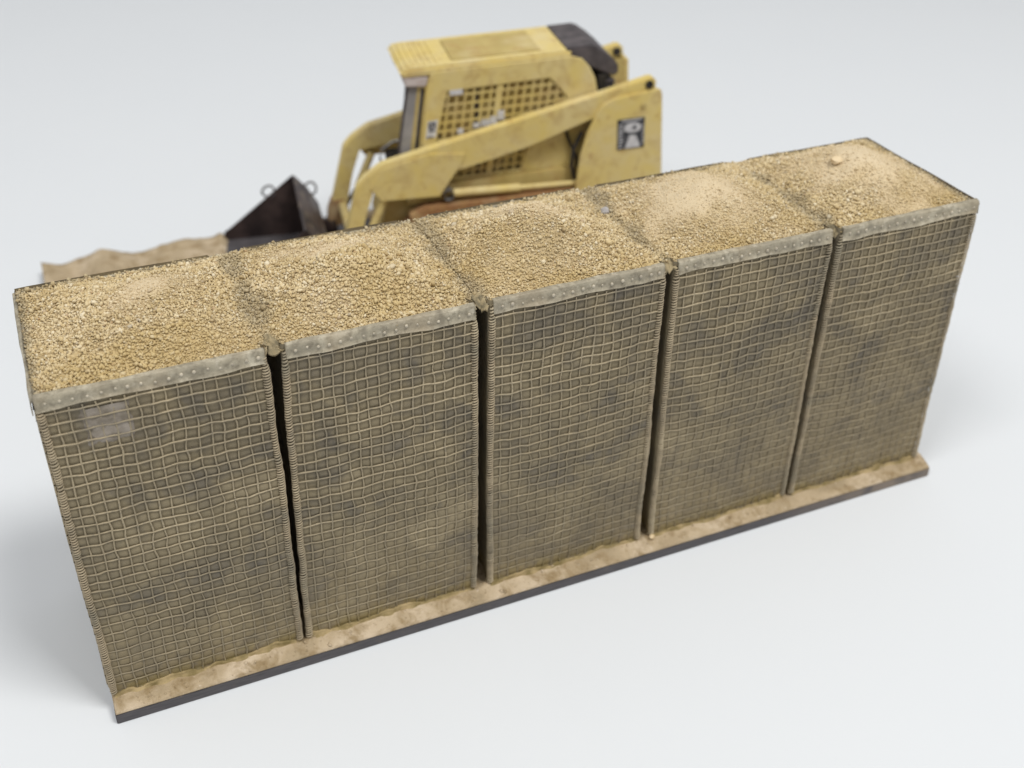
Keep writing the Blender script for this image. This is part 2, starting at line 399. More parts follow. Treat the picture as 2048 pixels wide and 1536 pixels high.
NC, NR = 17, 31
LABELS = [
    'end gabion basket with a smeared pale patch under its rivet strip',
    'gabion basket between the middle basket and the end basket with the smeared patch',
    'middle one of the five sand-filled wire gabion baskets in the wall',
    'gabion basket between the middle basket and the end basket carrying the pale stone',
    'end gabion basket with a large pale stone lying on its sand top']
def sand_z(i, x, y):
    xl = GAP[i][0][1]; xr = GAP[i+1][0][1]
    s = (x-xl)/(xr-xl); r = np.clip(y/D, 0, 1)
    es = np.minimum(s if i == 0 else s+.10, (1-s) if i == 4 else 1.10-s)*3.0
    edge = np.clip(np.minimum.reduce([es, r*3.0+.02, (1-r)*4.0+.06]), 0, 1); edge = edge*edge*(3-2*edge)
    wob = .10*fbm(x*1.1+i, y*1.1, 5.5, 2)
    amp = [.34, .50, .60, .50, .44][i]
    cs, cr_ = [(.52, .50), (.50, .42), (.44, .44), (.48, .50), (.52, .52)][i]
    rr_ = np.sqrt(((s-cs)/.29)**2+((r-cr_)/.30)**2)+wob
    mound = np.exp(-np.maximum(rr_, 0)**1.7)
    join = np.clip(1-np.minimum(s if i else s+9, (1-s) if i < 4 else 9)/.10, 0, 1)
    return HTOP[i]-.050+.085*edge+amp*mound*edge+.06*fbm(x*1.4, y*1.4, 3, 3)*np.clip(edge+.2, 0, 1)+.02*join*np.clip(r*6-.6, 0, 1)-.055*np.clip(join*1.4-.4, 0, 1)*(.6+.6*vnoise(x*1.3+4, y*2.2, 9))-.03*np.clip(1-r*9, 0, 1)*np.clip(.5+1.2*vnoise(x*2.3, 1.0, 6), 0, 1)+.02*fbm(x*4, y*4, 8, 2)
def sand_masks(i, x, y):
    xl = GAP[i][0][1]; xr = GAP[i+1][0][1]; s = (x-xl)/(xr-xl); r = np.clip(y/D, 0, 1)
    cs, cr_ = [(.52, .62), (.42, .66), (.46, .62), (.40, .60), (.60, .55)][i]
    sz = [.30, .26, .32, .46, .60][i]
    q = 1-np.sqrt((s-cs)**2+(r-cr_)**2)/sz+.55*fbm(x*1.6, y*1.6, 2.5+i, 3)
    dust = np.clip(q*1.3, 0, 1)*[.7, .75, .8, .7, .82][i]
    ochre = np.clip((.42-r)*2.2+.8*fbm(x*1.5+7, y*1.9, 4+i, 3)-.1, 0, 1)
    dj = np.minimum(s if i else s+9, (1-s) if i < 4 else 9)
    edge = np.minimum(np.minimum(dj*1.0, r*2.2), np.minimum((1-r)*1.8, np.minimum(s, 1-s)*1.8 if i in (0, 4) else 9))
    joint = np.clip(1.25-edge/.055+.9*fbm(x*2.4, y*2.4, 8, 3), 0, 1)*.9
    return dust*(1-joint), ochre*(1-joint), joint
def set_masks(o, i, x, y, rep_=1):
    for nm, v in zip(('dust', 'ochre', 'joint'), sand_masks(i, x, y)):
        at = o.data.attributes.new(nm, 'FLOAT', 'POINT'); at.data.foreach_set('value', np.repeat(v, rep_).astype(np.float32))
for i in range(5):
    ori = np.array([GAP[i][0][0]+1.5, D/2, 0.0])
    g = empty('gabion_basket', ori)
    tag(g, LABELS[i], 'gabion', 'gabion baskets of the wall')
    sh = lambda V: np.asarray(V, float)-ori
    # liner: front grid + sides + back, one fabric sheet
    cs_, rs_ = 6*NC+1, 6*NR+1
    S, T = np.meshgrid(np.linspace(0, 1, cs_), np.linspace(0, 1, rs_))
    fr = face_pt(i, S, T)
    su = (S-.022)/.956*(NC-.4)+.2; tu = T/.972*NR-.35
    pil = np.clip(np.abs(np.sin(np.pi*su))*1.5, 0, 1)**.7*np.clip(np.abs(np.sin(np.pi*tu))*1.5, 0, 1)**.7*(1+.35*vnoise(np.floor(su), np.floor(tu)*1.7, i*3.0))
    fr[..., 1] -= (.026*pil-.014)*np.clip((1-T)*12, 0, 1)
    # round the two front corners a little
    cornr = np.clip(1-np.minimum(S, 1-S)*NC*1.6, 0, 1)**2; fr[..., 1] += .05*cornr
    cols = [fr[:, k] for k in range(cs_)]
    tt = T[:, 0]
    if i == 4: rs_pts = [side_pt(lambda t: edge_x(5, -1, t), 1, s, tt, 0, HTOP[i]) for s in np.linspace(.03, 1, 30)]
    else: rs_pts = [np.stack([edge_x(i+1, -1, tt)-.085*min(1, s*9)+.012*vnoise(s*6, tt*9, 3.3), np.full_like(tt, .05+(D-.05)*s), (HTOP[i]-.09*(s > .08))*tt], -1) for s in np.linspace(.03, 1, 10)]
    if i == 0: ls_pts = [side_pt(lambda t: edge_x(0, 1, t), -1, s, tt, 0, HTOP[i]) for s in np.linspace(1, .03, 30)]
    else: ls_pts = [np.stack([edge_x(i, 1, tt)+.085*min(1, s*9)-.012*vnoise(s*6, tt*9, 3.3), np.full_like(tt, .05+(D-.05)*s), (HTOP[i]-.09*(s > .08))*tt], -1) for s in np.linspace(1, .03, 10)]
    xl_, xr_ = edge_x(i, 1, tt), edge_x(i+1, -1, tt)
    bk = [np.stack([xr_+(xl_-xr_)*s, D+.05*np.sin(np.pi*s)*np.sin(np.pi*tt)+.02*fbm(s*4+i, tt*6, 1, 2), HTOP[i]*tt], -1) for s in np.linspace(.06, .94, 14)]
    allc = cols+rs_pts+bk+ls_pts
    VV = np.stack(allc, 1); VV[0, :, 2] = -.06
    from_arrays('fabric_liner', sh(VV.reshape(-1, 3)), grid_faces(len(allc), rs_, True), M_LINER, g, True)
    # wires, each its own part
    tw = np.linspace(0.004, .962, 130)
    for k in range(1, NC+0):
        s0 = .022+.956*(k-.2)/(NC-.4); s_ = s0+.0022*vnoise(tw*22, k*3.7+i*11, 1.1)+.0012*vnoise(tw*60, k*2.1, 4.0)
        Pw = face_pt(i, s_, tw, .004+.014*np.clip(tw*1.6-.1, 0, 1)+.005*vnoise(tw*30, k, 9)+.006*fbm(tw*5, k*.25, i*4.0, 2))
        rad = .0124*(1+.36*vnoise(tw*45, k*5.1, i+.5))
        tube('vertical_wire', sh(Pw), rad, M_WIRE, g, 6)
    sw = np.linspace(.012, .988, 90)
    for k in range(0, NR):
        t0 = (k+.35)/NR*.972
        if t0 < .012: continue
        t_ = t0+.0014*vnoise(sw*14, k*3.3+i*7, 2.1)+.0007*vnoise(sw*45, k*2.7, 5.0)
        Pw = face_pt(i, sw, t_, .009+.017*np.clip(t_*1.6-.1, 0, 1)+.004*vnoise(sw*26, k, 7)+.006*fbm(sw*3, k*.25, i*4.0+1, 2))
        Pw[:, 1] += .04*np.clip(1-np.minimum(sw, 1-sw)*NC*1.6, 0, 1)**2
        rad = .0114*(1+.36*vnoise(sw*38, k*4.1, i+2.5))
        tube('horizontal_wire', sh(Pw), rad, M_WIRE, g, 6)
    # end walls
    ends = []
    if i == 0: ends.append((-1, lambda t: edge_x(0, 1, t)))
    if i == 4: ends.append((1, lambda t: edge_x(5, -1, t)))
    for sgn, xc in ends:
        for k in range(1, NC):
            tube('vertical_wire', sh(side_pt(xc, sgn, k/NC+.002*vnoise(tw*20, k, 1), tw, .014, HTOP[i])), .0165, M_WIRE, g, 6)
        for k in range(1, NR):
            tube('horizontal_wire', sh(side_pt(xc, sgn, sw, (k+.35)/NR*.985+.001*vnoise(sw*14, k, 2), .021, HTOP[i])), .0155, M_WIRE, g, 6)
    # coil hinges on both front corners
    for side in (0, 1):
        kb = i+side; sd = 1 if side == 0 else -1
        turns = 120; nseg = 10; a = np.arange(turns*nseg+1)/nseg
        tz = a/turns; t_ = .008+.972*tz
        ax = edge_x(kb, sd, t_)+sd*.035; az = HTOP[i]*t_
        wob = 1+.12*vnoise(a*.7, kb*3+side, 3)+.10*vnoise(a*.11, kb*2+side, 7)
        rr = .043*wob*np.clip((1-tz)*28, .45, 1)
        Pc = np.stack([ax+rr*np.cos(2*np.pi*a)+.008*vnoise(t_*14, kb, 2), -.012+rr*np.sin(2*np.pi*a), az+.012*vnoise(a*.35, kb+side*5, 1)], -1)
        tube('coil_spring', sh(Pc), 0.0145, M_COIL, g, 5)
    # flap strips (front, back, and ends on the outer baskets) with rivets
    def flap(ptf, outdir, n=60, seed=0, length_in=.06):
        sv = np.linspace(0, 1, n); rows = []
        hgt = .212+.020*fbm(sv*5+seed, seed*2.0, 0, 3)
        for q, (dz, off, inn) in enumerate([(1, .046, 0), (.66, .042, 0), (.33, .040, 0), (.06, .038, 0), (0, .022, 0), (-.02, 0, .0), (-.01, -.03, .03), (0, -.05, .05)]):
            zz = HTOP[i]+.012-hgt*dz*1.0+.010*fbm(sv*8+seed, q*.3, 2, 2)
            o = off+(.012*fbm(sv*6+seed, q*.5+3, 5, 2))+(.02*np.maximum(0, vnoise(sv*7+seed, 1.5, 2.5)) if q == 0 else 0)
            rows.append(ptf(sv, zz, o))
        A = np.stack(rows, 0); nrow = len(rows)
        inner = A-np.asarray(outdir)*.014-np.array([0, 0, .012])*(np.arange(nrow) >= 4)[:, None, None]
        V = np.concatenate([A.reshape(-1, 3), inner.reshape(-1, 3)]); F1 = grid_faces(n, nrow); F2 = F1[:, ::-1]+n*nrow
        rim = [(q, q+1) for q in range(n-1)]; e = [(p_, q_, q_+n*nrow, p_+n*nrow) for p_, q_ in rim]
        e += [(q_+(nrow-1)*n, p_+(nrow-1)*n, p_+(nrow-1)*n+n*nrow, q_+(nrow-1)*n+n*nrow) for p_, q_ in rim]
        for r_ in range(nrow-1):
            e += [(r_*n+n, r_*n, r_*n+n*nrow, r_*n+n+n*nrow), (r_*n+n-1, r_*n+2*n-1, r_*n+2*n-1+n*nrow, r_*n+n-1+n*nrow)]
        fo = from_arrays('top_flap', sh(V), np.concatenate([F1, F2, np.array(e)]), M_FLAP, g, True)
        return fo
    xa, xb = edge_x(i, 1, 1.0)+(.005 if i else -.01), edge_x(i+1, -1, 1.0)-(.005 if i < 4 else -.01)
    if i: xa += .045
    def pf(sv, zz, o):
        return np.stack([xa+(xb-.02-xa)*sv+.01*(1-sv)*0, -o+.05*0+np.full_like(sv, -.0), zz], -1)
    fl = flap(pf, (0, -1, 0), 70, i*3.1+1)
    bmr = bmesh.new(); bmesh.ops.create_uvsphere(bmr, u_segments=8, v_segments=6, radius=.026)
    bmesh.ops.scale(bmr, vec=(1, .75, 1), verts=bmr.verts)
    rme = bpy.data.meshes.new('rivet'); bmr.to_mesh(rme); bmr.free(); rme.materials.append(M_RIVET); rme.polygons.foreach_set('use_smooth', np.ones(len(rme.polygons), bool))
    for k in range(17):
        ro = link('rivet', rme, M_RIVET, fl)
        xr0 = xa+.13+(xb-xa-.24)*k/16+random.uniform(-.012, .012)
        ro.location = Vector((xr0, -.046+random.uniform(-.002, .006), HTOP[i]-.098+.008*math.sin(k*1.3+i)+random.uniform(-.012, .012)))-Vector(ori)
        sc = random.uniform(.7, 1.15); ro.scale = (sc, sc, sc)
    flap(lambda sv, zz, o: np.stack([xa+(xb-xa)*sv, D+.015+o, zz-.065], -1), (0, 1, 0), 40, i*3.1+2)
    for sgn, xc in ends:
        xe = float(xc(np.array(1.0)))
        flap(lambda sv, zz, o: np.stack([np.full_like(sv, xe)+sgn*(o+.012+.0*np.clip(1-sv*4, 0, 1)*(sgn < 0)*(zz < HTOP[i]-.2)), .0+(D-.02)*sv, zz-.065], -1), (sgn, 0, 0), 50, i*3.1+5)
    # sand bed and grains
    nx_, ny_ = 110, 106
    xL = GAP[i][0][1]+(-.005 if i == 0 else .0); xR = GAP[i+1][0][1]-(-.005 if i == 4 else .0)
    X, Y = np.meshgrid(np.linspace(xL, xR, nx_), np.linspace(.012, D+.01, ny_))
    notch = np.ones_like(X, bool)
    Z = sand_z(i, X, Y)-.012
    # at the cell joints the sand starts further in, so the slot stays open at the front
    dj = np.minimum(X-xL if i > 0 else 9+X*0, xR-X if i < 4 else 9+X*0)
    Yn = np.where(dj < .12, np.maximum(Y, .22*(1-dj/.12)+.012), Y)
    Z = np.where((dj < .12) & (Y < .16), Z-.03, Z)
    V = np.stack([X, Yn, Z], -1).reshape(-1, 3)
    V[:, 2] += .024*sand_masks(i, V[:, 0], V[:, 1])[0]
    sb = from_arrays('sand_fill', sh(V), grid_faces(nx_, ny_), M_SAND, g, True); set_masks(sb, i, V[:, 0], V[:, 1])
    lay = []
    for sp in (.0345, .0345):
        gx0, gy0 = np.meshgrid(np.arange(xL, xR, sp), np.arange(0, D+.03, sp))
        lay.append(np.stack([gx0+rng.uniform(-.6, .6, gx0.shape)*sp, gy0+rng.uniform(-.6, .6, gx0.shape)*sp], -1).reshape(-1, 2))
    lay = np.concatenate(lay); lay = lay[(lay[:, 0] > xL) & (lay[:, 0] < xR) & (lay[:, 1] > 0) & (lay[:, 1] < D+.03)]
    gxs, gys = lay[:, 0], lay[:, 1]
    dj = np.minimum(gxs-xL if i > 0 else 9+gxs*0, xR-gxs if i < 4 else 9+gxs*0)
    keep = ~((dj < .09) & (gys < .24*(1-dj/.12))); gxs, gys = gxs[keep], gys[keep]; ng = len(gxs)
    size = np.clip(rng.lognormal(math.log(.0185), .36, ng), .009, .056)*(.98+.25*vnoise(gxs*1.1, gys*1.1, 12))*(1-.38*sand_masks(i, gxs, gys)[0])
    gz = sand_z(i, gxs, gys)+size*rng.uniform(-.5, .75, ng)
    gr = tag(scatter_grains('sand_grains', sh(np.stack([gxs, gys, gz], 1)), size, M_GRAIN, sb, 100+i), None, None, None, 'stuff'); set_masks(gr, i, gxs, gys, 12)
    # folded scrap of liner fabric at the joint
    if i > 0:
        xj = GAP[i][0][1]; n1, n2 = 7, 7
        A, B = np.meshgrid(np.linspace(-.5, .5, n1), np.linspace(0, 1, n2))
        px_ = xj+.015+A*(.17-.09*B)+.035*fbm(A*4+i*3, B*4, 3); py_ = .015+.40*B+.03*fbm(A*4, B*4+i, 5)
        pz_ = HTOP[i]-.065-.10*(1-B)**2*(1-np.abs(A))+.035*np.sin(B*3.0)+.05*np.abs(A)*(1-B)+.045*fbm(A*5, B*5+i*2, 8)
        Vt = np.stack([px_, py_, pz_], -1).reshape(-1, 3); Ft = grid_faces(n1, n2); nn = len(Vt)
        V2 = np.concatenate([Vt, Vt-np.array([0, 0, .015])])
        from_arrays('fabric_tab', sh(V2), np.concatenate([Ft, Ft[:, ::-1]+nn]), M_TAB, g, False)
    # ochre pigment fillet where the basket meets the earth
    nf = 90; sv = np.linspace(.01, .99, nf); rows = []
    pb = face_pt(i, sv, 0.03)
    hh = .035+.05*fbm(sv*13+i*4, 1.0, 0, 4); dd = .030+.04*fbm(sv*15+i*3, 3.0, 0, 4)
    for q in range(6):
        u = q/5
        yy = pb[:, 1]-.024-np.maximum(dd, .008)*u**2; zz = np.maximum(hh, .008)*(1-u)**1.5
        zg = ground_z(pb[:, 0], yy); rows.append(np.stack([pb[:, 0], yy, np.maximum(zz, 0)+zg-.012*(u > .9)], -1))
    rows.insert(0, np.stack([pb[:, 0], pb[:, 1]+.01, rows[0][:, 2]+.004], -1))
    from_arrays('pigment_fillet', sh(np.stack(rows, 0).reshape(-1, 3)), grid_faces(nf, len(rows))[:, ::-1], M_STAIN, g, True)
    if i == 0:
        # smeared filler over a few meshes below the strip
        n1, n2 = 34, 26
        A, B = np.meshgrid(np.linspace(.155, .375, n1), np.linspace(.835, .945, n2))
        ed = np.clip(np.minimum.reduce([(A-.155)/.035, (.375-A)/.035, (B-.835)/.012, (.945-B+.02)/.012])+.5*fbm(A*25, B*50, 1, 2), 0, 1)
        Pp = face_pt(0, A, B); Pp[..., 1] -= -.004+.034*ed+.007*fbm(A*60, B*120, 3, 2)
        from_arrays('filler_smear', sh(Pp.reshape(-1, 3)), grid_faces(n1, n2), M_SMEAR, g, True)

# loose stones on the sand and at the foot of the wall
def pebble(name, loc, size, material, label, seed, squash=.6):
    bm = bmesh.new(); bmesh.ops.create_icosphere(bm, subdivisions=2, radius=1); r = random.Random(seed)
    for v in bm.verts:
        k = 1+.25*float(fbm(v.co.x*1.6+seed, v.co.y*1.6, v.co.z*1.6, 2)); v.co = Vector((v.co.x*size*1.25*k, v.co.y*size*.9*k, v.co.z*size*squash*k))
    o = finish(bm, name, material); o.location = loc; o.rotation_euler = (r.uniform(-.2, .2), r.uniform(-.2, .2), r.uniform(0, 3)); tag(o, label, 'stone'); return o
def on_sand(i, x, y, d=0.0): return (x, y, float(sand_z(i, np.array(x), np.array(y)))+d)
pebble('pebble', on_sand(4, 13.12, 1.55, .05), .105, M_PEBBLE, 'large pale cream stone lying on the sand of the end gabion', 3)
pebble('pebble', on_sand(2, 8.93, 1.95, .05), .075, M_PEBBLEG, 'small grey stone on the sand at a joint between two gabions', 4)
pebble('pebble', (9.16, -.085, .045), .05, M_PEBBLE, 'small whitish stone at the foot of the slot between two gabions', 8, .9)

# ------------------------------------------------------------------ track loader
L = empty('track_loader', (LX, LY, 0)); L.rotation_euler = (0, -LPIT, LYAW)
tag(L, 'weathered yellow compact track loader model with caged cab standing behind the gabion wall', 'loader')
A_, B_ = 1.01, 1.39
# hull between the tracks
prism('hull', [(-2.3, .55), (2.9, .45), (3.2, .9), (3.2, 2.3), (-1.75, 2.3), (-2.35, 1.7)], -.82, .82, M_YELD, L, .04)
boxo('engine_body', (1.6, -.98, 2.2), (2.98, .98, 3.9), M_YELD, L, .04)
# sponson boxes above tracks
for s in (-1, 1):
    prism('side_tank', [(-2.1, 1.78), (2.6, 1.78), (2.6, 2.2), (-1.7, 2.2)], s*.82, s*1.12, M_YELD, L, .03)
# cab sides with barred openings
outer = [(-1.76, 2.22), (-1.36, 4.62), (-1.25, 4.86), (2.0, 4.87), (2.25, 4.78), (2.43, 4.58), (2.56, 4.3), (2.63, 3.9), (2.65, 3.3), (2.65, 2.22)]
hole = [(-.90, 2.27), (-1.32, 3.12), (-.95, 4.42), (1.50, 4.45), (1.92, 3.95), (.90, 2.75), (.74, 2.27)]
def inside(px_, pz_):
    c = False; j = len(hole)-1
    for k in range(len(hole)):
        if (hole[k][1] > pz_) != (hole[j][1] > pz_) and px_ < (hole[j][0]-hole[k][0])*(pz_-hole[k][1])/(hole[j][1]-hole[k][1])+hole[k][0]: c = not c
        j = k
    return c
SL = .17
for s in (-1, 1):
    cp = plate('cab_side', outer, [hole], s*(A_-.03), .06, M_YEL, L)
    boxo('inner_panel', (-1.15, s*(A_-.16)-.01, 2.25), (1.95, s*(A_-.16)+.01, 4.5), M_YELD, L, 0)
    def span_v(x0):   # slanted vertical bar
        zs = [z_ for z_ in np.linspace(2.25, 4.47, 200) if inside(x0+SL*(z_-3.4), z_)]
        return (min(zs), max(zs)) if zs else None
    xk = -1.46
    while xk < 2.3:
        sp = span_v(xk)
        if sp and sp[1]-sp[0] > .12:
            wide = abs(xk-.14) < .09
            hw = .075 if wide else .023
            z0, z1 = sp[0]-.02, sp[1]+.02
            pr = [(xk+SL*(z0-3.4)-hw, z0), (xk+SL*(z0-3.4)+hw, z0), (xk+SL*(z1-3.4)+hw, z1), (xk+SL*(z1-3.4)-hw, z1)]
            prism('grille_bar', pr, s*(A_-.045)-.018, s*(A_-.045)+.018, M_YEL, cp, .006)
        xk += .200
    zk = 2.42
    while zk < 4.45:
        xs_ = [x_ for x_ in np.linspace(-1.4, 2, 300) if inside(x_, zk)]
        if xs_: boxo('grille_bar', (min(xs_)-.02, s*(A_-.050)-.016, zk-.021), (max(xs_)+.02, s*(A_-.050)+.016, zk+.021), M_YEL, cp, .006)
        zk += .205
# pale worn lettering stickers left on the bars (near side)
for (x0, z0, x1, z1) in [(-.88, 4.30, -.58, 4.42), (-.38, 3.46, -.22, 3.57), (-.19, 3.47, .02, 3.62), (.03, 3.50, .19, 3.68), (-.76, 3.36, -.62, 3.48), (.21, 3.58, .37, 3.80)]:
    boxo('worn_sticker', (x0, -A_-.006, z0), (x1, -A_-.0005+.012, z1), M_DECALW, L, 0)
# pillar placard: white with dark characters
pd = plate('pillar_placard', [(-1.52, 3.33), (-1.28, 3.35), (-1.20, 3.76), (-1.43, 3.74)], [], -A_-.006, .012, M_DECALW, L, .002)
for (x0, z0, x1, z1) in [(-1.42, 3.50, -1.38, 3.70), (-1.42, 3.67, -1.26, 3.71), (-1.41, 3.58, -1.28, 3.615), (-1.42, 3.50, -1.29, 3.53), (-1.49, 3.355, -1.34, 3.38), (-1.31, 3.60, -1.27, 3.70)]:
    boxo('placard_mark', (x0, -A_-.020, z0), (x1, -A_-.011, z1), M_DECALB, pd, 0)
# front of the cab: posts, glass, header, lamp
for s in (-1, 1):
    prism('front_post', [(-1.80, 2.3), (-1.62, 2.3), (-1.26, 4.7), (-1.42, 4.7)], s*.80, s*.955, M_YEL, L, .03)
dr = prism('cab_door', [(-2.10, 2.78), (-1.74, 2.78), (-1.40, 4.56), (-1.80, 4.58), (-2.12, 3.15)], -.90, -.86, M_GLASS, L, .012)
prism('door_seal', [(-1.82, 2.78), (-1.75, 2.78), (-1.42, 4.50), (-1.49, 4.50)], -.87, -.93, M_RUBBER, dr, .01)
prism('door_frame', [(-1.93, 2.76), (-1.84, 2.76), (-1.52, 4.50), (-1.60, 4.52)], -.87, -.915, M_YELD, dr, .01)
prism('door_edge', [(-2.15, 2.76), (-2.09, 2.76), (-2.11, 3.15), (-1.80, 4.56), (-1.85, 4.58), (-2.16, 3.15)], -.84, -.905, M_DARK, dr, .01)
tube('windscreen_post', [(-1.50, .88, 4.6), (-1.60, .88, 4.0), (-1.78, .88, 2.8)], .025, M_DARK, L, 6)
boxo('cab_rear_wall', (-.3, -.9, 2.3), (-.2, .9, 4.7), M_DARK, L, .02)
boxo('header', (-1.62, -.95, 4.52), (-1.25, .95, 4.80), M_YEL, L, .03)
prism('work_lamp', [(-1.88, 4.60), (-1.40, 4.56), (-1.34, 4.80), (-1.93, 4.82)], -1.0, -.40, M_LENS, L, .03)
prism('work_lamp', [(-1.88, 4.60), (-1.40, 4.56), (-1.34, 4.80), (-1.93, 4.82)], .40, 1.0, M_LENS, L, .03)
# roof with visor ribs
roof = prism('roof', [(-1.98, 4.83), (-1.88, 4.77), (2.0, 4.78), (2.05, 4.9), (1.98, 5.0), (-1.75, 5.0), (-1.95, 4.96)], -.995, .995, M_YEL, L, .06)
for k in range(6):
    boxo('roof_rib', (-1.80+k*.135, -.80, 4.985), (-1.735+k*.135, .80, 5.022), M_YEL, roof, .015)
boxo('roof_hatch', (-.75, -.72, 4.985), (1.35, .72, 5.020), M_YELD, roof, .02)
# dark engine hood behind the roof and louvred rear door
prism('engine_hood', [(1.85, 4.86), (1.9, 5.015), (2.60, 5.02), (2.90, 4.80), (3.17, 4.55), (3.22, 4.38), (3.18, 4.24), (3.02, 4.24), (2.6, 4.45), (2.2, 4.75)], -.84, .98, M_DARK, L, .05)
for k in range(3):
    boxo('louvre', (2.86, -.9, 4.10-k*.11), (3.10, .9, 4.16-k*.11), M_DARK, L, .012)
boxo('rear_door', (2.95, -.95, 1.3), (3.25, .95, 3.85), M_YELD, L, .04)
boxo('louvre_backing', (2.70, -.88, 3.82), (2.92, .88, 4.3), M_RUBBER, L, 0)
# seat and controls behind the open front
boxo('seat', (-1.2, -.4, 2.3), (-.5, .4, 2.9), M_DARK, L, .08)
boxo('seat_back', (-.6, -.4, 2.8), (-.35, .4, 3.7), M_DARK, L, .08)
prism('dashboard', [(-2.0, 2.3), (-1.55, 2.3), (-1.6, 2.85), (-1.85, 2.8)], -.7, .7, M_DARK, L, .05)
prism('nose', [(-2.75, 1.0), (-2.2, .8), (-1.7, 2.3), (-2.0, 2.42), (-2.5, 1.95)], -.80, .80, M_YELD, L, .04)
for y0 in (-.62, .5):
    ph = [(-2.35, y0, 1.9), (-2.45, y0, 2.35), (-2.38, y0+.02, 2.55), (-2.1, y0+.02, 2.72), (-1.9, y0, 2.75)]
    tube('grab_handle', ph, .03, M_STEEL, L, 7)
boxo('step', (-2.62, -.55, 1.95), (-2.2, .45, 2.02), M_STEEL, L, .01)
boxo('foot_well', (-2.3, -.78, 2.2), (-1.78, .70, 2.5), M_RUBBER, L, .03)

# undercarriage
def stadium(x0, x1, zc, r, n=10):
    p_ = [(x1+r*math.sin(a), zc-r*math.cos(a)) for a in np.linspace(0, math.pi, n)]
    return p_+[(x0-r*math.sin(a), zc+r*math.cos(a)) for a in np.linspace(0, math.pi, n)]
for s in (-1, 1):
    ya, yb = sorted((s*.90, s*1.58))
    out_ = stadium(-1.55, 2.35, .82, .80); inn = stadium(-1.55, 2.35, .82, .70)
    bm = bmesh.new(); n = len(out_)
    q = [[bm.verts.new((x, y, z_)) for x, z_ in pr] for pr, y in ((out_, ya), (out_, yb), (inn, yb), (inn, ya))]
    for r_ in range(4):
        a0, a1 = q[r_], q[(r_+1) % 4]
        for k in range(n): bm.faces.new((a0[k], a0[(k+1) % n], a1[(k+1) % n], a1[k]))
    tr = finish(bm, 'rubber_track', M_RUST, L)
    per = []
    for k in range(n):
        (x0, z0), (x1, z1) = out_[k], out_[(k+1) % n]; ln = math.hypot(x1-x0, z1-z0); m_ = max(1, round(ln/.26))
        for j in range(m_): f_ = (j+.5)/m_; per.append((x0+(x1-x0)*f_, z0+(z1-z0)*f_, math.atan2(z1-z0, x1-x0)))
    lug = bpy.data.meshes.new('track_lug'); bm = bmesh.new(); bmesh.ops.create_cube(bm, size=1); bmesh.ops.scale(bm, vec=(.10, .64, .07), verts=bm.verts); bm.to_mesh(lug); bm.free(); lug.materials.append(M_RUST)
    for x_, z_, an in per:
        if z_ < .03: continue
        lo = link('track_lug', lug, M_RUST, tr); lo.location = (x_, s*1.24, z_); lo.rotation_euler = (0, -an, 0)
    for xw in (-1.55, -.6, .4, 1.4, 2.35):
        rw = .66 if xw in (-1.55, 2.35) else .36; zw = .82 if xw in (-1.55, 2.35) else .47
        prism('road_wheel', [(xw+rw*math.cos(a), zw+rw*math.sin(a)) for a in np.linspace(0, 2*math.pi, 20, endpoint=False)], s*1.0, s*1.46, M_RUST, L, .04)
    boxo('track_frame', (-1.4, s*1.24-.12, .55), (2.2, s*1.24+.12, 1.25), M_RUST, L, .05)
    prism('track_guard', [(-2.0, 1.42), (2.4, 1.56), (2.45, 1.72), (-1.7, 1.80), (-2.1, 1.62)], s*1.06, s*1.46, M_RUST, L, .03)

# lift arms, towers, cylinders
top_prof = [(3.86, 4.30), (3.98, 4.18), (3.92, 4.00), (3.66, 3.88), (2.5, 3.50), (1.41, 3.15), (.75, 2.95), (-.62, 2.66), (-1.42, 2.55), (-2.9, 2.40), (-3.10, 1.80), (-3.36, .85), (-3.55, .45), (-3.85, .42), (-3.80, .80), (-3.55, 1.55), (-3.25, 2.52), (-3.02, 2.74), (-2.62, 2.98), (-1.48, 3.21), (1.2, 3.74), (2.5, 3.99)]
gus = [(-.68, 3.02), (-.82, 2.74), (-1.34, 2.03), (-2.72, 2.10), (-2.95, 2.45), (-2.65, 2.88), (-1.5, 3.12)]
tow = [(2.50, 3.62), (2.62, 3.80), (2.9, 3.92), (4.03, 4.03), (4.08, 3.9), (4.15, 1.80), (4.12, 1.1), (3.9, .9), (2.3, .9), (1.95, 1.3), (1.97, 1.75), (2.09, 2.61), (2.25, 3.15)]
